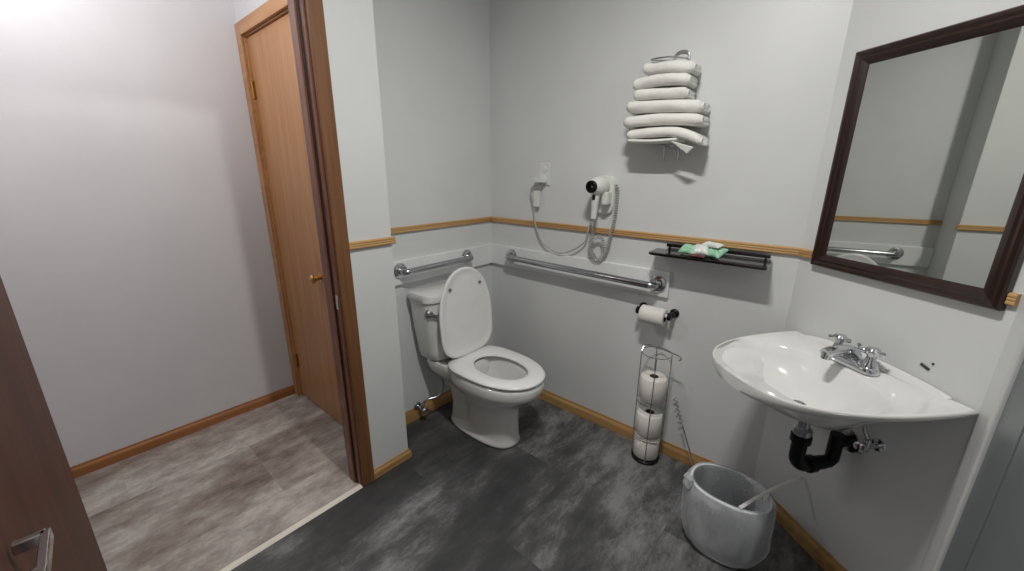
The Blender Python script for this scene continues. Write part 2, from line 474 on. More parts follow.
# ------------------------------------------------------------------ grab bars
def flange(bm, p, n, r=.041):
    lathe(bm, [(r, 0), (r, .003), (r * .93, .008), (r * .72, .011), (r * .5, .012)], p, n, 28)
def grab_bar(name, base, p0, p1, n, label):
    t = thing(name, base, label, 'grab bar')
    p0, p1, n = V(p0), V(p1), V(n); dr = (p1 - p0).normalized()
    off = .052; rb = .026
    pts = [p0 + n * .004, p0 + n * (off - rb)]
    for k in range(1, 7):
        a = math.pi / 2 * k / 6
        pts.append(p0 + n * (off - rb + rb * math.sin(a)) + dr * (rb - rb * math.cos(a)))
    for k in range(0, 7):
        a = math.pi / 2 * (1 - k / 6)
        pts.append(p1 + n * (off - rb + rb * math.sin(a)) - dr * (rb - rb * math.cos(a)))
    pts.append(p1 + n * .004)
    bm = NB(); tube(bm, pts, .0165, 16); obj('bar', bm, M['steel'], t, True)
    for p in (p0, p1):
        bm = NB(); flange(bm, p, n); f = obj('flange', bm, M['chrome'], t, True)
        for k in range(3):
            a = k * 2.094 + .5
            e = up * math.cos(a) + dr * math.sin(a)
            sc = NB(); lathe(sc, [(.005, 0), (.004, .0025), (.001, .003)], p + e * .030 + n * .0095, n, 10)
            obj('screw', sc, M['wire'], f, True)
grab_bar('grab_bar', (-.466, -BT, .895), (-.700, -BT - .0005, .895), (-.237, -BT - .0005, .898), (0, -1, 0), 'short steel grab bar on the back wall above the toilet tank')
grab_bar('grab_bar', (-BT, -.64, .885), (-BT - .0005, -.186, .892), (-BT - .0005, -1.083, .882), (-1, 0, 0), 'long steel grab bar on the right wall below the hair dryer')

# ------------------------------------------------------------------ toilet
TX = -.457
def egg(yb, yf, hw, z, n=40, k=2.2, wide=.45, kb=None):
    """egg outline: back at yb, front at yf, half width hw"""
    out = []
    yc = yb + (yf - yb) * wide
    for i in range(n):
        a = 2 * math.pi * i / n
        cx_, sy_ = math.cos(a), math.sin(a)
        kk = kb if (kb and sy_ > 0) else k
        x = TX + hw * math.copysign(abs(cx_) ** (2 / kk), cx_)
        y = yc + (abs(yf - yc) if sy_ < 0 else abs(yb - yc)) * math.copysign(abs(sy_) ** (2 / kk), sy_)
        out.append(V((x, y, z)))
    return out
t = thing('toilet', (TX, -.35, 0), 'white toilet with raised lid and closed-front seat in the corner', 'toilet')
bm = NB()
prof = [(-.13, -.592, .108, 0, 2.6, .5), (-.13, -.594, .110, .006, 2.6, .5), (-.135, -.593, .108, .024, 2.6, .5), (-.20, -.590, .094, .034, 2.5, .55),
        (-.26, -.588, .090, .06, 2.4, .55), (-.26, -.585, .090, .14, 2.4, .55), (-.25, -.586, .096, .20, 2.3, .55), (-.22, -.602, .116, .245, 2.2, .52),
        (-.19, -.652, .150, .285, 2.2, .48), (-.18, -.702, .174, .315, 2.2, .46), (-.18, -.724, .184, .335, 2.2, .45), (-.185, -.731, .187, .360, 2.2, .45),
        (-.19, -.731, .187, .391, 2.2, .45), (-.196, -.722, .180, .400, 2.2, .45),
        (-.265, -.662, .122, .401, 2.2, .45), (-.28, -.645, .112, .393, 2.2, .45), (-.29, -.630, .106, .36, 2.1, .45), (-.31, -.59, .09, .29, 2.0, .45), (-.33, -.53, .06, .235, 2.0, .5)]
loft(bm, [egg(a, c, h_, z, 40, k, wd) for a, c, h_, z, k, wd in prof])
bowl = obj('bowl', bm, M['china'], t, True, sub=1, angle=180)
bm = NB()   # rear deck and trapway carrying the tank
rings = []
for z, hw, y0, y1 in ((.02, .070, -.15, -.32), (.12, .058, -.15, -.32), (.20, .062, -.13, -.32), (.245, .080, -.08, -.32), (.29, .110, -.045, -.33), (.33, .150, -.042, -.34), (.385, .165, -.04, -.33), (.398, .160, -.045, -.325)):
    rings.append([V((TX + hw * cx_, (y0 + y1) / 2 + (y0 - y1) / 2 * sy_, z)) for cx_, sy_ in
                  [(math.copysign(abs(math.cos(q)) ** .45, math.cos(q)), math.copysign(abs(math.sin(q)) ** .45, math.sin(q))) for q in [2 * math.pi * i / 32 for i in range(32)]]])
loft(bm, rings)
obj('rear_deck', bm, M['china'], t, True, angle=60)
for sx in (-.094, .094):
    bm = NB(); lathe(bm, [(.0125, 0), (.0125, .006), (.009, .013), (.003, .016)], (TX + sx, -.33, .030), (0, 0, 1), 14)
    obj('bolt_cap', bm, M['seat'], t, True)
bm = NB(); lathe(bm, [(.075, 0), (.075, .003)], (TX, -.45, .262), (0, 0, 1), 28); obj('water', bm, M['water'], t)
# seat ring
bm = NB()
def ringset(sets): loft(bm, [egg(*q) for q in sets], True, False, False)
ringset([(-.320, -.645, .104, .404, 48, 2.15, .47), (-.225, -.728, .186, .404, 48, 2.2, .42, 3.6), (-.220, -.735, .191, .413, 48, 2.2, .42, 3.6), (-.222, -.731, .188, .422, 48, 2.2, .42, 3.6),
         (-.250, -.70, .160, .430, 48, 2.2, .44, 3.0), (-.325, -.650, .110, .427, 48, 2.15, .47), (-.335, -.640, .100, .419, 48, 2.15, .47), (-.320, -.645, .104, .404, 48, 2.15, .47)])
bmesh.ops.remove_doubles(bm, verts=bm.verts, dist=1e-5)
obj('seat_ring', bm, M['seat'], t, True, sub=1, angle=180)
# seat hinge posts
for sx in (-.075, .075):
    bm = NB(); tube(bm, [(TX + sx - .022, -.232, .420), (TX + sx + .022, -.232, .420)], .013, 12)
    box(bm, TX + sx - .018, TX + sx + .018, -.250, -.214, .399, .416)
    obj('hinge_block', bm, M['seat'], t, True, bevel=.003)
# raised lid: egg shape in its own plane, leaning on the tank
lean = R(4.5)
lo = V((TX, -.255, .431)); la = V((0, math.sin(lean), math.cos(lean))); ln = V((0, -math.cos(lean), math.sin(lean)))
def lid_ring(inset, h):
    out = []
    for i in range(48):
        a = 2 * math.pi * i / 48
        hw = .186 - inset; l0, l1 = -.002 + inset, .474 - inset; lc = .20
        cx_, sy_ = math.cos(a), math.sin(a)
        x = hw * math.copysign(abs(cx_) ** (2 / (2.15 if sy_ > 0 else 3.2)), cx_)
        q = lc + ((l1 - lc) if sy_ > 0 else (lc - l0)) * math.copysign(abs(sy_) ** (2 / (2.1 if sy_ > 0 else 4.2)), sy_)
        out.append(lo + V((x, 0, 0)) + la * q + ln * h)
    return out
bm = NB(); loft(bm, [lid_ring(.03, -.004), lid_ring(.006, 0), lid_ring(0, .005), lid_ring(0, .012), lid_ring(.005, .016), lid_ring(.014, .016), lid_ring(.022, .012), lid_ring(.05, .0115), lid_ring(.11, .0115)])
lid = obj('seat_lid', bm, M['seat'], t, True, angle=50)
for sx in (-.105, .105):
    bm = NB(); lathe(bm, [(.0085, 0), (.0085, .006), (.006, .010)], lo + V((sx, 0, 0)) + la * .375 + ln * .0115, ln, 14)
    obj('bumper', bm, M['bumper'], lid, True)
# tank
def tank_ring(hw, yf, yb, bow, z, n=56, k=.50):
    out = []
    for i in range(n):
        a = 2 * math.pi * i / n; c_, s_ = math.cos(a), math.sin(a)
        x = hw * math.copysign(abs(c_) ** k, c_); q = math.copysign(abs(s_) ** (k if s_ < 0 else .2), s_)
        if s_ > 0: x = hw * math.copysign(abs(c_) ** .25, c_)
        y = (yf + yb) / 2 + (yb - yf) / 2 * q
        if q < 0: y -= bow * (1 - (x / hw) ** 2) * (-q)
        out.append(V((TX + x, y, z)))
    return out
bm = NB(); loft(bm, [tank_ring(.158, -.175, -.045, .012, .401), tank_ring(.172, -.188, -.035, .014, .412), tank_ring(.180, -.190, -.032, .016, .45), tank_ring(.200, -.198, -.026, .016, .60), tank_ring(.212, -.202, -.022, .016, .738)])
tank = obj('tank', bm, M['china'], t, True, angle=60)
bm = NB(); loft(bm, [tank_ring(.214, -.204, -.0215, .016, .7385), tank_ring(.220, -.210, -.0205, .017, .744), tank_ring(.222, -.212, -.020, .017, .774), tank_ring(.218, -.208, -.0215, .016, .784), tank_ring(.206, -.196, -.032, .014, .788)])
obj('tank_lid', bm, M['china'], t, True, angle=45)
fn = V((-.5, -.87, 0)).normalized(); ft = V((fn.y, -fn.x, 0))
if ft.x < 0: ft = -ft
fl = V((TX - .188, -.171, .686))
bm = NB(); lathe(bm, [(.024, -.006), (.025, .004), (.019, .010), (.010, .012), (.010, .020)], fl, fn, 20)
loft(bm, [[fl + fn * (.022 + q[0]) + ft * x - up * (x * .35) + up * (q[1] * (1 - .3 * x / .06)) for q in ((-.004, -.009), (-.006, 0), (-.004, .009), (.005, .009), (.007, 0), (.005, -.009))] for x in (-.013, .0, .02, .04, .052)])
obj('flush_lever', bm, M['chrome'], t, True)

# stop valve and braided hose
t = thing('shutoff_valve', (-.645, -.03, .05), 'shutoff valve with grey hose low on the wall behind the toilet', 'valve')
bm = NB(); tube(bm, [(-.645, -.013, .085), (-.645, -.075, .085)], .008, 12); lathe(bm, [(.024, 0), (.022, .003), (.01, .005)], (-.645, -.0125, .085), (0, -1, 0), 20)
tube(bm, [(-.645, -.062, .075), (-.645, -.062, .118)], .010, 12)
obj('valve_body', bm, M['chrome'], t, True)
bm = NB()
lathe(bm, [(.010, 0), (.019, .004), (.020, .012), (.014, .018)], (-.645, -.075, .085), (0, -1, 0), 16)
obj('valve_handle', bm, M['chrome'], t, True)
bm = NB()
tube(bm, smooth_path([(-.645, -.062, .118), (-.622, -.075, .140), (-.565, -.105, .150), (-.535, -.115, .20), (-.545, -.112, .27), (-.590, -.108, .33), (-.602, -.105, .37), (-.602, -.105, .400)]), .0065, 10)
obj('supply_hose', bm, M['wire'], t, True)

# ------------------------------------------------------------------ toilet paper holder and its roll
def paper_roll(name, c, ax, r, L, label, group=None, core=.021, parent=None):
    tt = thing(name, c, label, 'toilet paper', group)
    ax = V(ax).normalized(); o = V(c)
    bm = NB()
    lathe(bm, [(core, 0), (r - .004, 0), (r, .004), (r, L - .004), (r - .004, L), (core, L), (core, 0)], o, ax, 36, False, False)
    bmesh.ops.remove_doubles(bm, verts=bm.verts, dist=1e-5)
    obj('paper', bm, M['paper'], tt, True, angle=50)
    bm = NB(); lathe(bm, [(core - .0002, .001), (core - .0002, L - .001), (core - .0015, L - .001), (core - .0015, .001), (core - .0002, .001)], o, ax, 28, False, False)
    bmesh.ops.remove_doubles(bm, verts=bm.verts, dist=1e-6)
    obj('core', bm, M['card'], tt, True)
    return tt
hz_, hxx = .752, -.068
t = thing('toilet_paper_holder', (-.03, -1.10, hz_), 'wall toilet paper holder with two black end posts', 'paper holder')
for y, y2 in ((-1.030, -1.012), (-1.178, -1.160)):
    bm = NB()
    lathe(bm, [(.021, 0), (.0215, .004), (.013, .010), (.011, .030), (.012, .05)], (-.0005, (y + y2) / 2, hz_), (-1, 0, 0), 20)
    lathe(bm, [(.012, -.009), (.018, -.006), (.018, .006), (.012, .009)], (hxx, (y + y2) / 2, hz_), (0, 1, 0), 20)
    obj('end_post', bm, M['black'], t, True)
bm = NB(); tube(bm, [(hxx, -1.160, hz_), (hxx, -1.03, hz_)], .009, 12); obj('roller', bm, M['plastic'], t, True)
paper_roll('toilet_paper_roll', (hxx, -1.150, hz_ - .011), (0, 1, 0), .042, .112, 'white paper roll hanging on the wall holder below the grab bar')

# ------------------------------------------------------------------ free-standing roll holder with three rolls
SX, SY = -.094, -1.140
t = thing('toilet_paper_stand', (SX, SY, 0), 'chrome wire stand on a black base holding spare paper rolls', 'paper stand')
bm = NB(); lathe(bm, [(.060, .0005), (.066, .004), (.066, .012), (.058, .018), (.02, .020)], (SX, SY, 0), (0, 0, 1), 36); obj('base', bm, M['black'], t, True)
RR = .067
def circ(z, r=RR, n=36): return [V((SX + r * math.cos(2 * math.pi * i / n), SY + r * math.sin(2 * math.pi * i / n), z)) for i in range(n)]
for i in range(4):
    a = R(20 + 90 * i)
    bm = NB(); tube(bm, [(SX + RR * math.cos(a), SY + RR * math.sin(a), z) for z in (.010, .30, .575)], .0022, 8); obj('upright', bm, M['wire'], t, True)
for z in (.575, .325, .142):
    bm = NB(); tube(bm, circ(z), .0022, 8, closed=True); obj('ring', bm, M['wire'], t, True)
a0 = R(110)
bm = NB(); tube(bm, smooth_path([(SX + RR * math.cos(a0) , SY + RR * math.sin(a0), .575), (SX, SY + .055, .600), (SX - .01, SY, .606), (SX - .01, SY - .06, .600), (SX - .01, SY - .105, .592), (SX - .01, SY - .112, .580), (SX - .01, SY - .102, .572)]), .0026, 8)
obj('hook', bm, M['wire'], t, True)
paper_roll('toilet_paper_roll', (SX, SY, .0225), (0, 0, 1), .060, .112, 'spare white paper roll at the bottom of the wire stand', 'spare paper rolls in the stand')
paper_roll('toilet_paper_roll', (SX, SY, .150), (0, 0, 1), .060, .112, 'spare white paper roll in the middle of the wire stand', 'spare paper rolls in the stand')
paper_roll('toilet_paper_roll', (SX, SY, .338), (0, 0, 1), .060, .116, 'spare white paper roll at the top of the wire stand', 'spare paper rolls in the stand')

# ------------------------------------------------------------------ thin rod with coiled end leaning behind the bin
p0, p1 = V((-.110, -1.405, .003)), V((-.016, -1.222, .335))
bm = NB(); dr = p1 - p0
tube(bm, [p0, p0 + dr * .66], .0032, 8)
e = V((1, 0, 0)).cross(dr).normalized(); g = dr.cross(e).normalized()
st = p0 + dr * .66
hel = [st + dr * (.34 * i / 90) + (e * math.cos(i * .42) + g * math.sin(i * .42)) * (.008 if i > 3 else .0) for i in range(91)]
tube(bm, hel, .0017, 6)
tag(rebase(obj('coiled_rod', bm, M['wire'], None, True), p0), 'thin metal rod with coiled upper end leaning on wall behind the bin', 'rod')

# ------------------------------------------------------------------ waste bin and its liner
CX, CY, CZ = -.384, -1.556, .272
def oval(rx, ry, z, cx_=CX, cy_=CY, n=64, wob=0.0, seed=0, k=2.3, tilt=0.0):
    out = []
    for i in range(n):
        a = 2 * math.pi * i / n; c_, s_ = math.cos(a), math.sin(a)
        q = 1.0
        if wob: q += wob * mnoise.noise(V((c_ * 3.2 + seed, s_ * 3.2, z * 9))) + wob * .6 * mnoise.noise(V((c_ * 9, s_ * 9 + seed, z * 5)))
        x = rx * q * math.copysign(abs(c_) ** (2 / k), c_); y = ry * q * math.copysign(abs(s_) ** (2 / k), s_)
        out.append(V((cx_ + x, cy_ + y, z + tilt * y)))
    return out
bm = NB()
loft(bm, [oval(.082, .105, .001), oval(.086, .110, .012), oval(.098, .128, CZ - .008), oval(.103, .134, CZ - .005), oval(.103, .134, CZ), oval(.095, .125, CZ), oval(.093, .123, CZ - .02), oval(.080, .104, .012)])
tag(rebase(obj('waste_bin', bm, M['bin'], None, True, angle=50), (CX, CY, 0)), 'white oval plastic waste bin on the floor under the sink', 'bin')
bm = NB()
rings = [oval(.078, .101, .016, wob=.02), oval(.080, .106, .09, wob=.05, seed=2), oval(.086, .115, .18, wob=.05, seed=2), oval(.0915, .1215, CZ - .015, wob=.01, seed=2),
         oval(.094, .124, CZ + .004), oval(.099, .129, CZ + .008), oval(.105, .137, CZ + .004), oval(.111, .146, CZ - .018, wob=.05, seed=5), oval(.116, .152, CZ - .06, wob=.07, seed=5),
         oval(.116, .152, CZ - .11, wob=.09, seed=5), oval(.114, .150, CZ - .155, wob=.10, seed=5), oval(.110, .146, CZ - .195, wob=.09, seed=5), oval(.103, .136, CZ - .232, wob=.06, seed=5), oval(.092, .122, CZ - .255, wob=.05, seed=5)]
loft(bm, rings, True, True, False)
bag = obj('bin_liner', bm, M['film'], None, True, angle=180); rebase(bag, (CX, CY, .01))
tag(bag, 'clear crumpled plastic liner folded over the rim of the white bin', 'bag')
bm = NB()
kn = V((CX - .075, CY + .125, CZ - .004))
loft(bm, [[kn + V((math.cos(q) * rr, math.sin(q) * rr, zz + .004 * math.sin(3 * q))) for q in [2 * math.pi * i / 14 for i in range(14)]] for rr, zz in ((.004, -.02), (.015, -.012), (.019, .004), (.015, .016), (.018, .028), (.010, .034))])
obj('knot', bm, M['film'], bag, True)
# white stick laid across the bin
q0, q1 = V((-.478, -1.600, CZ + .013)), S(.226, .012, .268)
q0 = V((-.478, -1.606, CZ + .010))
bm = NB(); dr = (q1 - q0).normalized(); sd = dr.cross(up).normalized(); un = sd.cross(dr)
rr_ = []
for i in range(13):
    f_ = i / 12; c_ = q0.lerp(q1, f_) + up * (.012 * math.sin(math.pi * f_))
    rr_.append([c_ + sd * (math.cos(a) * .0065) + un * (math.sin(a) * .0022) for a in [2 * math.pi * k / 10 for k in range(10)]])
loft(bm, rr_)
tag(rebase(obj('plastic_strip', bm, M['plastic'], None, True), q0), 'narrow white plastic strip lying across the bin towards the wall', 'strip')

# ------------------------------------------------------------------ sink on the slanted wall
SS = .338
def sink_out(inset, z, n=96, d0=.004, a0=.272, b0=.492, k=2.6):
    out = []
    a, b_ = a0 - inset, b0 - inset; dd0 = d0 + inset
    N2 = n // 4 * 3
    for i in range(N2 + 1):
        q = math.pi * i / N2; c_, s_ = math.cos(q), math.sin(q)
        s = a * math.copysign(abs(c_) ** (2 / k), c_); d = dd0 + (b_ - d0 - inset * 0) * abs(s_) ** (2 / k)
        out.append(S(SS + s, d, z))
    nb_ = n - N2 - 1
    for i in range(1, nb_ + 1):
        out.append(S(SS - a + 2 * a * i / (nb_ + 1), dd0, z))
    return out
def sink_in(sa, sb, cd, z, n=96, k=2.3):
    """bowl outline with the same winding as sink_out"""
    ref = sink_out(0, z); out = []
    for p in ref:
        v = p - S(SS, cd, z); s_, d_ = v.dot(KS), v.dot(KN)
        q = math.atan2(d_ / sb, s_ / sa); c_, si = math.cos(q), math.sin(q)
        out.append(S(SS + sa * math.copysign(abs(c_) ** (2 / k), c_), cd + sb * math.copysign(abs(si) ** (2 / k), si), z))
    return out
t = thing('sink', S(SS, 0, .62), 'white wall-hung basin with curved front on the slanted wall', 'sink')
SZ = .806
bm = NB()
loft(bm, [sink_in(.045, .045, .19, SZ - .160), sink_in(.11, .09, .185, SZ - .150), sink_in(.15, .115, .18, SZ - .110), sink_in(.18, .140, .185, SZ - .070), sink_out(.060, SZ - .036), sink_out(.030, SZ - .029), sink_out(.012, SZ - .023), sink_out(.004, SZ - .016), sink_out(0, SZ - .006), sink_out(.003, SZ - .001), sink_out(.008, SZ), sink_out(.014, SZ - .001),
          sink_in(.234, .176, .284, SZ - .006), sink_in(.226, .169, .284, SZ - .014), sink_in(.212, .157, .282, SZ - .040), sink_in(.182, .132, .278, SZ - .080), sink_in(.125, .088, .262, SZ - .112), sink_in(.05, .04, .240, SZ - .124), sink_in(.022, .022, .236, SZ - .127)])
obj('basin', bm, M['china'], t, True, angle=70)
bm = NB()   # raised ledge along the wall
loft(bm, [[S(s, d, SZ - .004 + z * math.sin(math.pi * f_) ** .5) for d, z in ((.003, 0), (.003, .024), (.010, .027), (.018, .022), (.028, .004))] for f_, s in [(.02 + .96 * i / 20, SS - .215 + .43 * i / 20) for i in range(21)]])
obj('back_ledge', bm, M['china'], t, True, angle=70)
bm = NB(); lathe(bm, [(.021, -.004), (.0215, .0015), (.017, .003), (.012, -.001), (.003, -.002)], S(SS, .236, SZ - .1255), (0, 0, 1), 24); obj('drain', bm, M['chrome'], t, True)
# faucet
t = thing('faucet', S(SS, .075, SZ), 'chrome two-handle faucet on the back of the white basin', 'faucet')
FD = .075
bm = NB()
def stad(hl, hw, z, n=32):
    out = []
    for i in range(n):
        q = 2 * math.pi * i / n; c_, s_ = math.cos(q), math.sin(q)
        out.append(S(SS + (hl - hw) * (1 if c_ > 0 else -1) * min(1, abs(c_) * 3) + hw * c_, FD + hw * s_, z))
    return out
loft(bm, [stad(.078, .027, SZ - .001), stad(.078, .027, SZ + .008), stad(.074, .024, SZ + .016), stad(.066, .018, SZ + .022)])
obj('base_plate', bm, M['chrome'], t, True)
bm = NB()
path = [(0, FD - .008, .012), (0, FD, .034), (0, FD + .020, .046), (0, FD + .055, .050), (0, FD + .090, .049), (0, FD + .108, .045)]
pp = smooth_path([S(SS + a, d, SZ + z) for a, d, z in path], 5)
tube(bm, pp, [.021 - .006 * i / (len(pp) - 1) for i in range(len(pp))], 16)
tube(bm, [S(SS, FD + .098, SZ + .048), S(SS, FD + .103, SZ + .026)], .0125, 16)
obj('spout', bm, M['chrome'], t, True)
bm = NB(); tube(bm, [S(SS, FD - .014, SZ + .03), S(SS, FD - .014, SZ + .062)], .0025, 8); lathe(bm, [(.002, 0), (.006, .003), (.005, .009), (.001, .011)], S(SS, FD - .014, SZ + .060), (0, 0, 1), 12)
obj('pop_up_rod', bm, M['chrome'], t, True)
for sx in (-.051, .051):
    o_ = S(SS + sx, FD, SZ + .012)
    bm = NB(); lathe(bm, [(.022, 0), (.021, .012), (.014, .024), (.011, .038), (.015, .044), (.019, .048), (.020, .058), (.015, .065), (.004, .067)], o_, (0, 0, 1), 20)
    for k in range(4):
        a = R(45 + 90 * k + 15)
        dv = KS * math.cos(a) + KN * math.sin(a)
        tube(bm, [o_ + up * .051, o_ + up * .052 + dv * .018, o_ + up * .052 + dv * .029], [.009, .008, .0065], 10)
    obj('handle', bm, M['chrome'], t, True)
# trap
t = thing('sink_trap', S(SS, .1, .42), 'black plastic drain trap under the basin', 'drain trap')
TD = .195
bm = NB(); tube(bm, [S(SS, .200, SZ - .150), S(SS, .197, SZ - .19), S(SS, TD, SZ - .215), S(SS, TD, .53)], .0175, 16)
lathe(bm, [(.026, 0), (.027, .004), (.027, .020), (.020, .026)], S(SS, TD, .565), (0, 0, 1), 20)
obj('tailpiece', bm, M['steel'], t, True)
bm = NB()
pp = [S(SS, TD, .568), S(SS, TD, .485)]
for k in range(1, 7):
    a = math.pi / 2 * k / 6; pp.append(S(SS, TD - .045 * (1 - math.cos(a)), .485 - .045 * math.sin(a)))
pp += [S(SS, .085, .440)]
tube(bm, pp, .0225, 18)
for z in (.535,): lathe(bm, [(.024, 0), (.030, .003), (.030, .026), (.024, .030)], S(SS, TD, z), (0, 0, 1), 18)
lathe(bm, [(.023, 0), (.029, .003), (.029, .024), (.023, .028)], S(SS, .122, .440), KN, 18)
tube(bm, [S(SS, .107, .440), S(SS, .064, .440), S(SS, .050, .452), S(SS, .050, .49), S(SS, .050, .545)], .021, 18)
tube(bm, [S(SS, .050, .515), S(SS, .002, .515)], .019, 16)
obj('trap_bend', bm, M['black'], t, True)
bm = NB(); lathe(bm, [(.040, 0), (.038, .003), (.022, .006)], S(SS, .001, .515), KN, 24); obj('wall_flange', bm, M['steel'], t, True)
for i, (s_, lab) in enumerate(((SS + .085, 'chrome supply valve on the slanted wall right of the black trap'), (SS - .075, 'chrome supply valve on the slanted wall left of the black trap'))):
    t = thing('supply_valve', S(s_, .03, .55), lab, 'valve')
    bm = NB(); tube(bm, [S(s_, .001, .56), S(s_, .06, .56)], .008, 12); lathe(bm, [(.022, 0), (.02, .003), (.009, .005)], S(s_, .0005, .56), KN, 18); tube(bm, [S(s_, .048, .55), S(s_, .048, .590)], .010, 12)
    obj('valve_body', bm, M['chrome'], t, True)
    bm = NB(); lathe(bm, [(.008, 0), (.018, .003), (.019, .012), (.012, .016)], S(s_, .060, .56), KN, 14); obj('valve_handle', bm, M['chrome'], t, True)
    bm = NB(); tube(bm, smooth_path([S(s_, .048, .590), S(s_ + (SS - s_) * .2, .05, .62), S(SS + (s_ - SS) * .7, .056, SZ - .10), S(SS + (s_ - SS) * .6, .058, SZ - .085)]), .0055, 10); obj('supply_hose', bm, M['wire'], t, True)

# small dark chips on the wall above the basin's right back corner
bm = NB(); obox(bm, S(.474, .0022, .8605), (KS * .94 - up * .34).normalized(), KN, (up * .94 + KS * .34).normalized(), .012, .0018, .0035)
tag(rebase(obj('wall_plug', bm, M['darkseal'], None, bevel=.001), S(.474, 0, .8605)), 'dark slanted plug in the wall above the right end of the basin', 'plug')
bm = NB(); lathe(bm, [(.0032, 0), (.003, .002), (.001, .003)], S(.489, .0003, .876), KN, 12)
tag(rebase(obj('screw_head', bm, M['darkseal'], None, True), S(.489, 0, .876)), 'tiny dark screw head in the wall just above the dark plug', 'screw')

# ------------------------------------------------------------------ mirror
MX0, MX1, MZ0, MZ1, FW, FT = .078, .587, 1.066, 1.747, .044, .026
t = thing('mirror', S((MX0 + MX1) / 2, 0, MZ0), 'rectangular mirror in a dark mahogany frame above the basin', 'mirror')
bm = NB(); obox(bm, S((MX0 + MX1) / 2, .008, (MZ0 + MZ1) / 2), KS, KN, up, (MX1 - MX0) / 2 - .03, .003, (MZ1 - MZ0) / 2 - .03); obj('glass', bm, M['mirror'], t)
fp = [(0, .0015), (0, .018), (.004, .024), (.012, FT), (.020, .022), (.026, .024), (.034, .020), (FW - .004, .016), (FW, .012), (FW, .0015)]
def frame_side(c0, c1, inn, name, mat):
    (s0, z0), (s1, z1) = c0, c1
    bm = NB(); L_ = V((s1 - s0, z1 - z0, 0)); tl = L_.normalized()
    r0, r1_ = [], []
    for wd, th_ in fp:
        r0.append(S(s0 + inn[0] * wd + tl.x * wd, th_, z0 + inn[1] * wd + tl.y * wd)); r1_.append(S(s1 + inn[0] * wd - tl.x * wd, th_, z1 + inn[1] * wd - tl.y * wd))
    loft(bm, [r0, r1_]); obj(name, bm, mat, t, True, angle=25)
frame_side((MX0, MZ0), (MX0, MZ1), (1, 0), 'frame_stile', M['mahogz']); frame_side((MX1, MZ0), (MX1, MZ1), (-1, 0), 'frame_stile', M['mahogz'])
frame_side((MX0, MZ0), (MX1, MZ0), (0, 1), 'frame_rail', M['mahogx']); frame_side((MX0, MZ1), (MX1, MZ1), (0, -1), 'frame_rail', M['mahogx'])

# ------------------------------------------------------------------ grey panel unit right of the basin
PY = FRONTY
t = thing('shower_panel', (-.80, PY + .015, 0), 'tall grey panel with a pale edge strip right of the basin', 'panel')
bm = NB(); box(bm, -.598, -.577, PY + .001, PY + .030, 0, 1.95); obj('edge_strip', bm, M['palestrip'], t, bevel=.004)
bm = NB(); box(bm, -.715, -.5985, PY + .001, PY + .022, .0, 1.95); obj('grey_sheet', bm, M['greypanel'], t, bevel=.002)
bm = NB(); box(bm, -.722, -.7155, PY + .001, PY + .016, .0, 1.95); obj('seal', bm, M['darkseal'], t)
bm = NB(); box(bm, -1.30, -.7225, PY + .001, PY + .022, .0, 1.95); obj('grey_sheet', bm, M['greypanel'], t, bevel=.002)

# ------------------------------------------------------------------ black wall shelf with packets
t = thing('wall_shelf', (0, -1.27, 1.03), 'narrow black lacquered shelf on the right wall below the wood rail', 'shelf')
bm = NB(); prism(bm, [(-.001, -1.055), (-.116, -1.062), (-.124, -1.075), (-.124, -1.506), (-.118, -1.512), (-.001, -1.512)], 1.034, 1.046)
obj('board', bm, M['shelf'], t, bevel=.002)
bm = NB(); box(bm, -.027, -.0165, -1.505, -1.105, 1.062, 1.076)
obj('back_rail', bm, M['shelf'], t, bevel=.002)
for y in (-1.12, -1.49):
    bm = NB(); box(bm, -.026, -.018, y - .004, y + .004, 1.046, 1.063); obj('post', bm, M['shelf'], t)
def packet(name, c, L, W_, T, yaw, roll_, mat, label, seed):
    bm = NB(); rings = []
    ax = V((math.cos(yaw), math.sin(yaw), 0)); sd = V((-math.sin(yaw), math.cos(yaw), 0))
    sd2 = sd * math.cos(roll_) + up * math.sin(roll_); nn = ax.cross(sd2)
    for i in range(15):
        f_ = i / 14; u_ = (f_ - .5) * L
        th_ = T * (1 - abs(2 * f_ - 1) ** 4) ** .6 + .0008
        if i in (0, 14): th_ = .0012
        wv = W_ * (1 + .10 * math.cos(2 * math.pi * f_))
        rg = []
        for k in range(20):
            a = 2 * math.pi * k / 20; c_, s_ = math.cos(a), math.sin(a)
            q = 1 + .28 * mnoise.noise(V((u_ * 70 + seed, c_ * 2.2, s_ * 2.2)))
            rg.append(V(c) + ax * u_ + sd2 * (wv * math.copysign(abs(c_) ** .8, c_)) + nn * (th_ * s_ * q))
        rings.append(rg)
    loft(bm, rings)
    return tag(rebase(obj(name, bm, mat, None, True, angle=60), c), label, 'packet', 'packets on the black shelf')
packet('wrapped_packet', (-.060, -1.212, 1.068), .066, .030, .015, R(80), -.42, M['green'], 'crumpled green packet at the left of the pile on the black shelf', 1)
packet('wrapped_packet', (-.062, -1.262, 1.071), .060, .030, .018, R(100), -.40, M['white_wrap'], 'white packet in the middle of the pile on the black shelf', 5)
packet('wrapped_packet', (-.060, -1.318, 1.068), .070, .032, .015, R(70), -.42, M['green'], 'green packet at the right of the pile on the black shelf', 9)
packet('wrapped_packet', (-.052, -1.300, 1.096), .085, .016, .009, R(62), -.3, M['white_wrap'], 'slim pale packet lying on top of the right green packet', 13)
packet('wrapped_packet', (-.107, -1.262, 1.0535), .060, .016, .006, R(88), .0, M['pinkish'], 'small dark red packet at the front edge of the black shelf', 17)

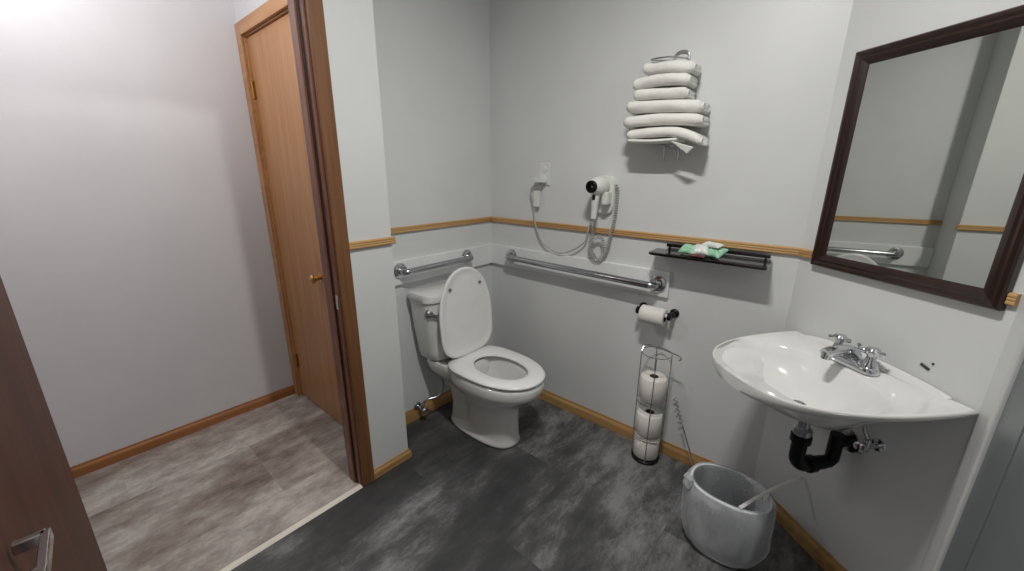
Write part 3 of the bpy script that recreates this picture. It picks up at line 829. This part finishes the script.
# ------------------------------------------------------------------ towels and their wire rack
t = thing('towel_rack', (0, -1.07, 1.42), 'dark wire towel rack on the right wall holding folded towels', 'towel rack')
for y in (-1.045, -1.105):
    bm = NB(); tube(bm, smooth_path([(-.008, y, 1.432), (-.010, y, 1.46), (-.010, y, 1.62), (-.010, y, 1.80), (-.010, y, 1.822)]), .0032, 8); obj('upright', bm, M['wire'], t, True)
bm = NB(); tube(bm, smooth_path([(-.010, -1.105, 1.820), (-.010, -1.100, 1.843), (-.010, -1.075, 1.852), (-.010, -1.050, 1.843), (-.010, -1.045, 1.820)]), .0038, 8); obj('top_loop', bm, M['wire'], t, True)
bm = NB(); tube(bm, smooth_path([(-.010, -1.100, 1.822), (-.07, -1.085, 1.816), (-.12, -1.06, 1.812), (-.13, -1.03, 1.811), (-.12, -.995, 1.812), (-.08, -1.0, 1.816), (-.010, -1.045, 1.822)]), .0032, 8); obj('arm', bm, M['wire'], t, True)
bm = NB(); tube(bm, smooth_path([(-.010, -1.105, 1.494), (-.03, -1.106, 1.490), (-.08, -1.104, 1.488), (-.094, -1.075, 1.488), (-.08, -1.046, 1.488), (-.03, -1.044, 1.490), (-.010, -1.045, 1.494)]), .0032, 8); obj('arm', bm, M['wire'], t, True)

def towel(y0, y1, z, h, x1, slope, sag, label, seed, droop=0.0, flap=False):
    """a towel folded over on itself: rolled fold to the room, layers showing at the ends"""
    tt = thing('folded_towel', (-.08, (y0 + y1) / 2, z), label, 'towel', 'towels stacked in the wire rack')
    hh = h / 2
    x0 = -.018
    # outline of the folded stack in the x-z plane, with a crease at the back and one layer line
    sec = []
    for k in range(15):      # round front fold
        a = -math.pi / 2 + math.pi * k / 14
        sec.append((x1 + hh - hh * math.cos(a) * 1.0, hh * math.sin(a)))
    top = [(x1 + hh + (x0 - .012 - x1 - hh) * k / 6, hh) for k in range(1, 7)]
    bot = [(p, -hh) for p, _ in top][::-1]
    back = [(x0 - .003, hh * .8), (x0, hh * .5), (x0 - .004, hh * .15), (x0 - .030, 0), (x0 - .004, -hh * .15), (x0, -hh * .5), (x0 - .003, -hh * .8)]
    sec = sec + top + back + bot
    N = 30; rings = []
    for i in range(N + 1):
        f_ = i / N; y = y0 + (y1 - y0) * f_
        e = min(f_, 1 - f_)
        sh = 1 - .34 * math.exp(-e * 38)
        zc = z + slope * (f_ - .5) - sag * (4 * (f_ - .5) ** 2) - droop * max(0, (f_ - .55) / .45) ** 2
        xs = .010 * mnoise.noise(V((seed * 1.7, f_ * 2.6, 0)))
        rg = []
        for x, q in sec:
            nn = mnoise.noise(V((x * 22 + seed, y * 14, q * 30 + seed))) * .0045 + mnoise.noise(V((x * 60, y * 50 + seed, q * 60))) * .0016
            rg.append(V((min(-.0145, x + (xs if x < -.08 else 0) - nn * (.9 if x < x1 + hh else .3) + (.010 if e < .001 else 0) * (1 if x < -.08 else -.4)), y, zc + q * sh * (1 + nn * 18))))
        rings.append(rg)
    bm = NB(); loft(bm, rings)
    obj('folded_body', bm, M['terry'], tt, True, angle=75)
    # spiral edge of the cloth seen at the right end
    bm = NB(); sp = []
    yy = y1 - .0015; zc = z + slope * .5 - sag - droop
    for k in range(26):
        a = -math.pi / 2 + 1.25 * math.pi * k / 25; r_ = hh * (.62 - .22 * k / 25)
        sp.append(V((x1 + hh * 1.2 - r_ * math.cos(a) * 1.3, yy, zc + r_ * math.sin(a))))
    sp = [V((x0 - .03, yy, zc - hh * .55))] + sp
    tube(bm, sp, hh * .22, 8)
    obj('fold_edge', bm, M['terry'], tt, True)
    if flap:
        bm = NB(); rr2 = []
        for i in range(13):
            f_ = i / 12; y = y0 - .012 + (y1 - y0 + .10) * f_
            zc = z - hh - .010 + slope * (f_ * .7 - .5) - .004 * math.sin(f_ * math.pi)
            rr2.append([V((x, y, zc + dz)) for x, dz in ((x1 + .014, .006), (x1 + .004, .002), (x1 + .003, -.003), (x1 + .012, -.006), (-.05, -.008), (-.03, -.006), (-.03, .006), (-.05, .008))])
        loft(bm, rr2); obj('under_fold', bm, M['terry'], tt, True)
        bm = NB()
        a, b_, c_ = V((x1 + .006, y1 + .115, z - hh - .016)), V((x1 + .004, y1 + .020, z - hh - droop - .010)), V((x1 + .012, y1 + .045, z - hh - droop - .034))
        n_ = V((1, 0, 0)) * .007
        f2 = [bm.verts.new(p) for p in (a, b_, c_)]; bk = [bm.verts.new(p + n_) for p in (a, b_, c_)]
        bm.faces.new(f2); bm.faces.new(bk[::-1])
        for i in range(3): bm.faces.new((f2[i], f2[(i + 1) % 3], bk[(i + 1) % 3], bk[i]))
        obj('corner_flap', bm, M['terry'], tt, bevel=.003)
    return tt
tw = [(-.960, -1.160, 1.780, .042, -.125, -.020, .004, 'narrow white towel on top of the stack in the wire rack', 3, 0, False),
      (-.930, -1.152, 1.733, .044, -.140, -.006, .008, 'second white towel from the top of the stack in the wire rack', 8, 0, False),
      (-.936, -1.150, 1.685, .040, -.135, -.012, .003, 'third white towel from the top, lowest of the narrow ones', 15, 0, False),
      (-.908, -1.212, 1.636, .046, -.140, -.022, .003, 'wide white towel, third from the bottom of the stack', 22, 0, False),
      (-.905, -1.216, 1.586, .044, -.146, -.010, .007, 'wide white towel, second from the bottom of the stack', 29, 0, False),
      (-.922, -1.224, 1.539, .038, -.146, -.004, .006, 'bottom white towel of the stack with a drooping corner', 37, .034, True)]
for a in tw: towel(*a)

# ------------------------------------------------------------------ outlet, plug, hair dryer
t = thing('wall_outlet', (0, -.405, 1.31), 'white outlet plate on the right wall left of the hair dryer', 'outlet')
bm = NB(); box(bm, -.007, -.0005, -.440, -.368, 1.312, 1.428); obj('cover_plate', bm, M['plastic'], t, bevel=.003)
bm = NB()
for zc in (1.345, 1.395): lathe(bm, [(.0165, 0), (.016, .003), (.014, .0035)], (-.0068, -.404, zc), (-1, 0, 0), 20)
obj('socket', bm, M['plastic'], t, True)
t = thing('hair_dryer', (-.02, -.765, 1.20), 'white wall hair dryer with black nozzle in its holder, cord hanging', 'hair dryer')
HY = -.775
bm = NB()
rings = []
for xx, ins in ((-.0005, 0), (-.012, 0), (-.020, .004), (-.023, .012)):
    rg = []
    for i in range(40):
        a = 2 * math.pi * i / 40; c_, s_ = math.cos(a), math.sin(a)
        rg.append(V((xx, HY + (.052 - ins) * math.copysign(abs(c_) ** .5, c_), 1.275 + (.092 - ins) * math.copysign(abs(s_) ** .5, s_))))
    rings.append(rg)
loft(bm, rings); obj('holder_plate', bm, M['plastic'], t, True)
bm = NB(); box(bm, -.075, -.022, HY - .046, HY - .016, 1.232, 1.292); obj('holder_cradle', bm, M['plastic'], t, bevel=.006)
bd = V((-.93, .10, -.03)).normalized()
bo = V((-.075, -.772, 1.318))
bm = NB(); lathe(bm, [(.018, -.050), (.034, -.044), (.041, -.028), (.043, 0), (.041, .024), (.034, .042), (.029, .050)], bo, bd, 28); body = obj('barrel', bm, M['plastic'], t, True)
bm = NB(); lathe(bm, [(.0290, .042), (.0285, .062), (.026, .064), (.023, .052), (.004, .050)], bo, bd, 24); obj('nozzle', bm, M['black'], t, True)
bm = NB()
tip = V((-.088, -.762, 1.165)); st = bo + bd * .012 - up * .025
pp = smooth_path([st, st.lerp(tip, .35) + V((-.003, 0, 0)), st.lerp(tip, .7), tip], 4)
tube(bm, pp, [.019 - .006 * i / (len(pp) - 1) for i in range(len(pp))], 14)
obj('handle', bm, M['plastic'], t, True)
bm = NB(); obox(bm, st.lerp(tip, .20) + V((-.019, .001, 0)), (1, 0, 0), (0, 1, 0), up, .004, .007, .012); obj('switch', bm, M['black'], t, bevel=.002)
bm = NB()   # coiled lead from the handle, round below the holder and up its right side
base = smooth_path([tip, tip + V((.004, .006, -.03)), (-.050, -.742, 1.08), (-.034, -.722, 1.03), (-.030, -.738, .985), (-.032, -.772, .950), (-.032, -.800, .985), (-.034, -.795, 1.05), (-.036, -.765, 1.070), (-.038, -.728, 1.03), (-.038, -.735, .975), (-.034, -.775, .955), (-.030, -.812, 1.01), (-.028, -.828, 1.08), (-.022, -.838, 1.15), (-.014, -.842, 1.22), (-.012, -.840, 1.30), (-.014, -.826, 1.325)], 14)
hel = []
L_ = 0
for i, p in enumerate(base):
    tt_ = (base[min(i + 1, len(base) - 1)] - base[max(i - 1, 0)]).normalized()
    e = tt_.cross(V((1, 0, 0))).normalized(); g = V((1, 0, 0))
    am = .0075 if 6 < i < len(base) - 4 else 0.0
    hel.append((p, e, g, am))
fine = []
for (p, e, g, am), (p2, e2, g2, am2) in zip(hel, hel[1:]):
    for k in range(5):
        f_ = k / 5; L_ += (p2 - p).length / 5
        a = L_ / .0115 * 2 * math.pi
        am_ = am + (am2 - am) * f_
        fine.append(p.lerp(p2, f_) + e.lerp(e2, f_) * math.cos(a) * am_ + g * math.sin(a) * am_ * .7)
tube(bm, fine, .0026, 6); obj('coiled_cord', bm, M['cord'], t, True)
bm = NB()
sp = smooth_path([(-.022, -.392, 1.318), (-.030, -.345, 1.305), (-.028, -.330, 1.27), (-.024, -.338, 1.23), (-.022, -.348, 1.18), (-.022, -.354, 1.13), (-.022, -.372, 1.07), (-.022, -.412, 1.005), (-.026, -.475, .968), (-.028, -.545, .957), (-.028, -.62, .985), (-.026, -.685, 1.035), (-.024, -.700, 1.09), (-.022, -.715, 1.14), (-.014, -.735, 1.19)], 8)
tube(bm, sp, .0042, 8); obj('power_cord', bm, M['cord'], t, True)
bm = NB(); box(bm, -.052, -.0095, -.428, -.362, 1.326, 1.352); obj('plug', bm, M['plastic'], t, bevel=.004)
bm = NB(); box(bm, -.034, -.016, -.386, -.352, 1.195, 1.282); obj('cord_label', bm, M['plastic'], t, bevel=.003)

# drop helper keys
for o in bpy.data.objects:
    if '_o' in o.keys(): del o['_o']
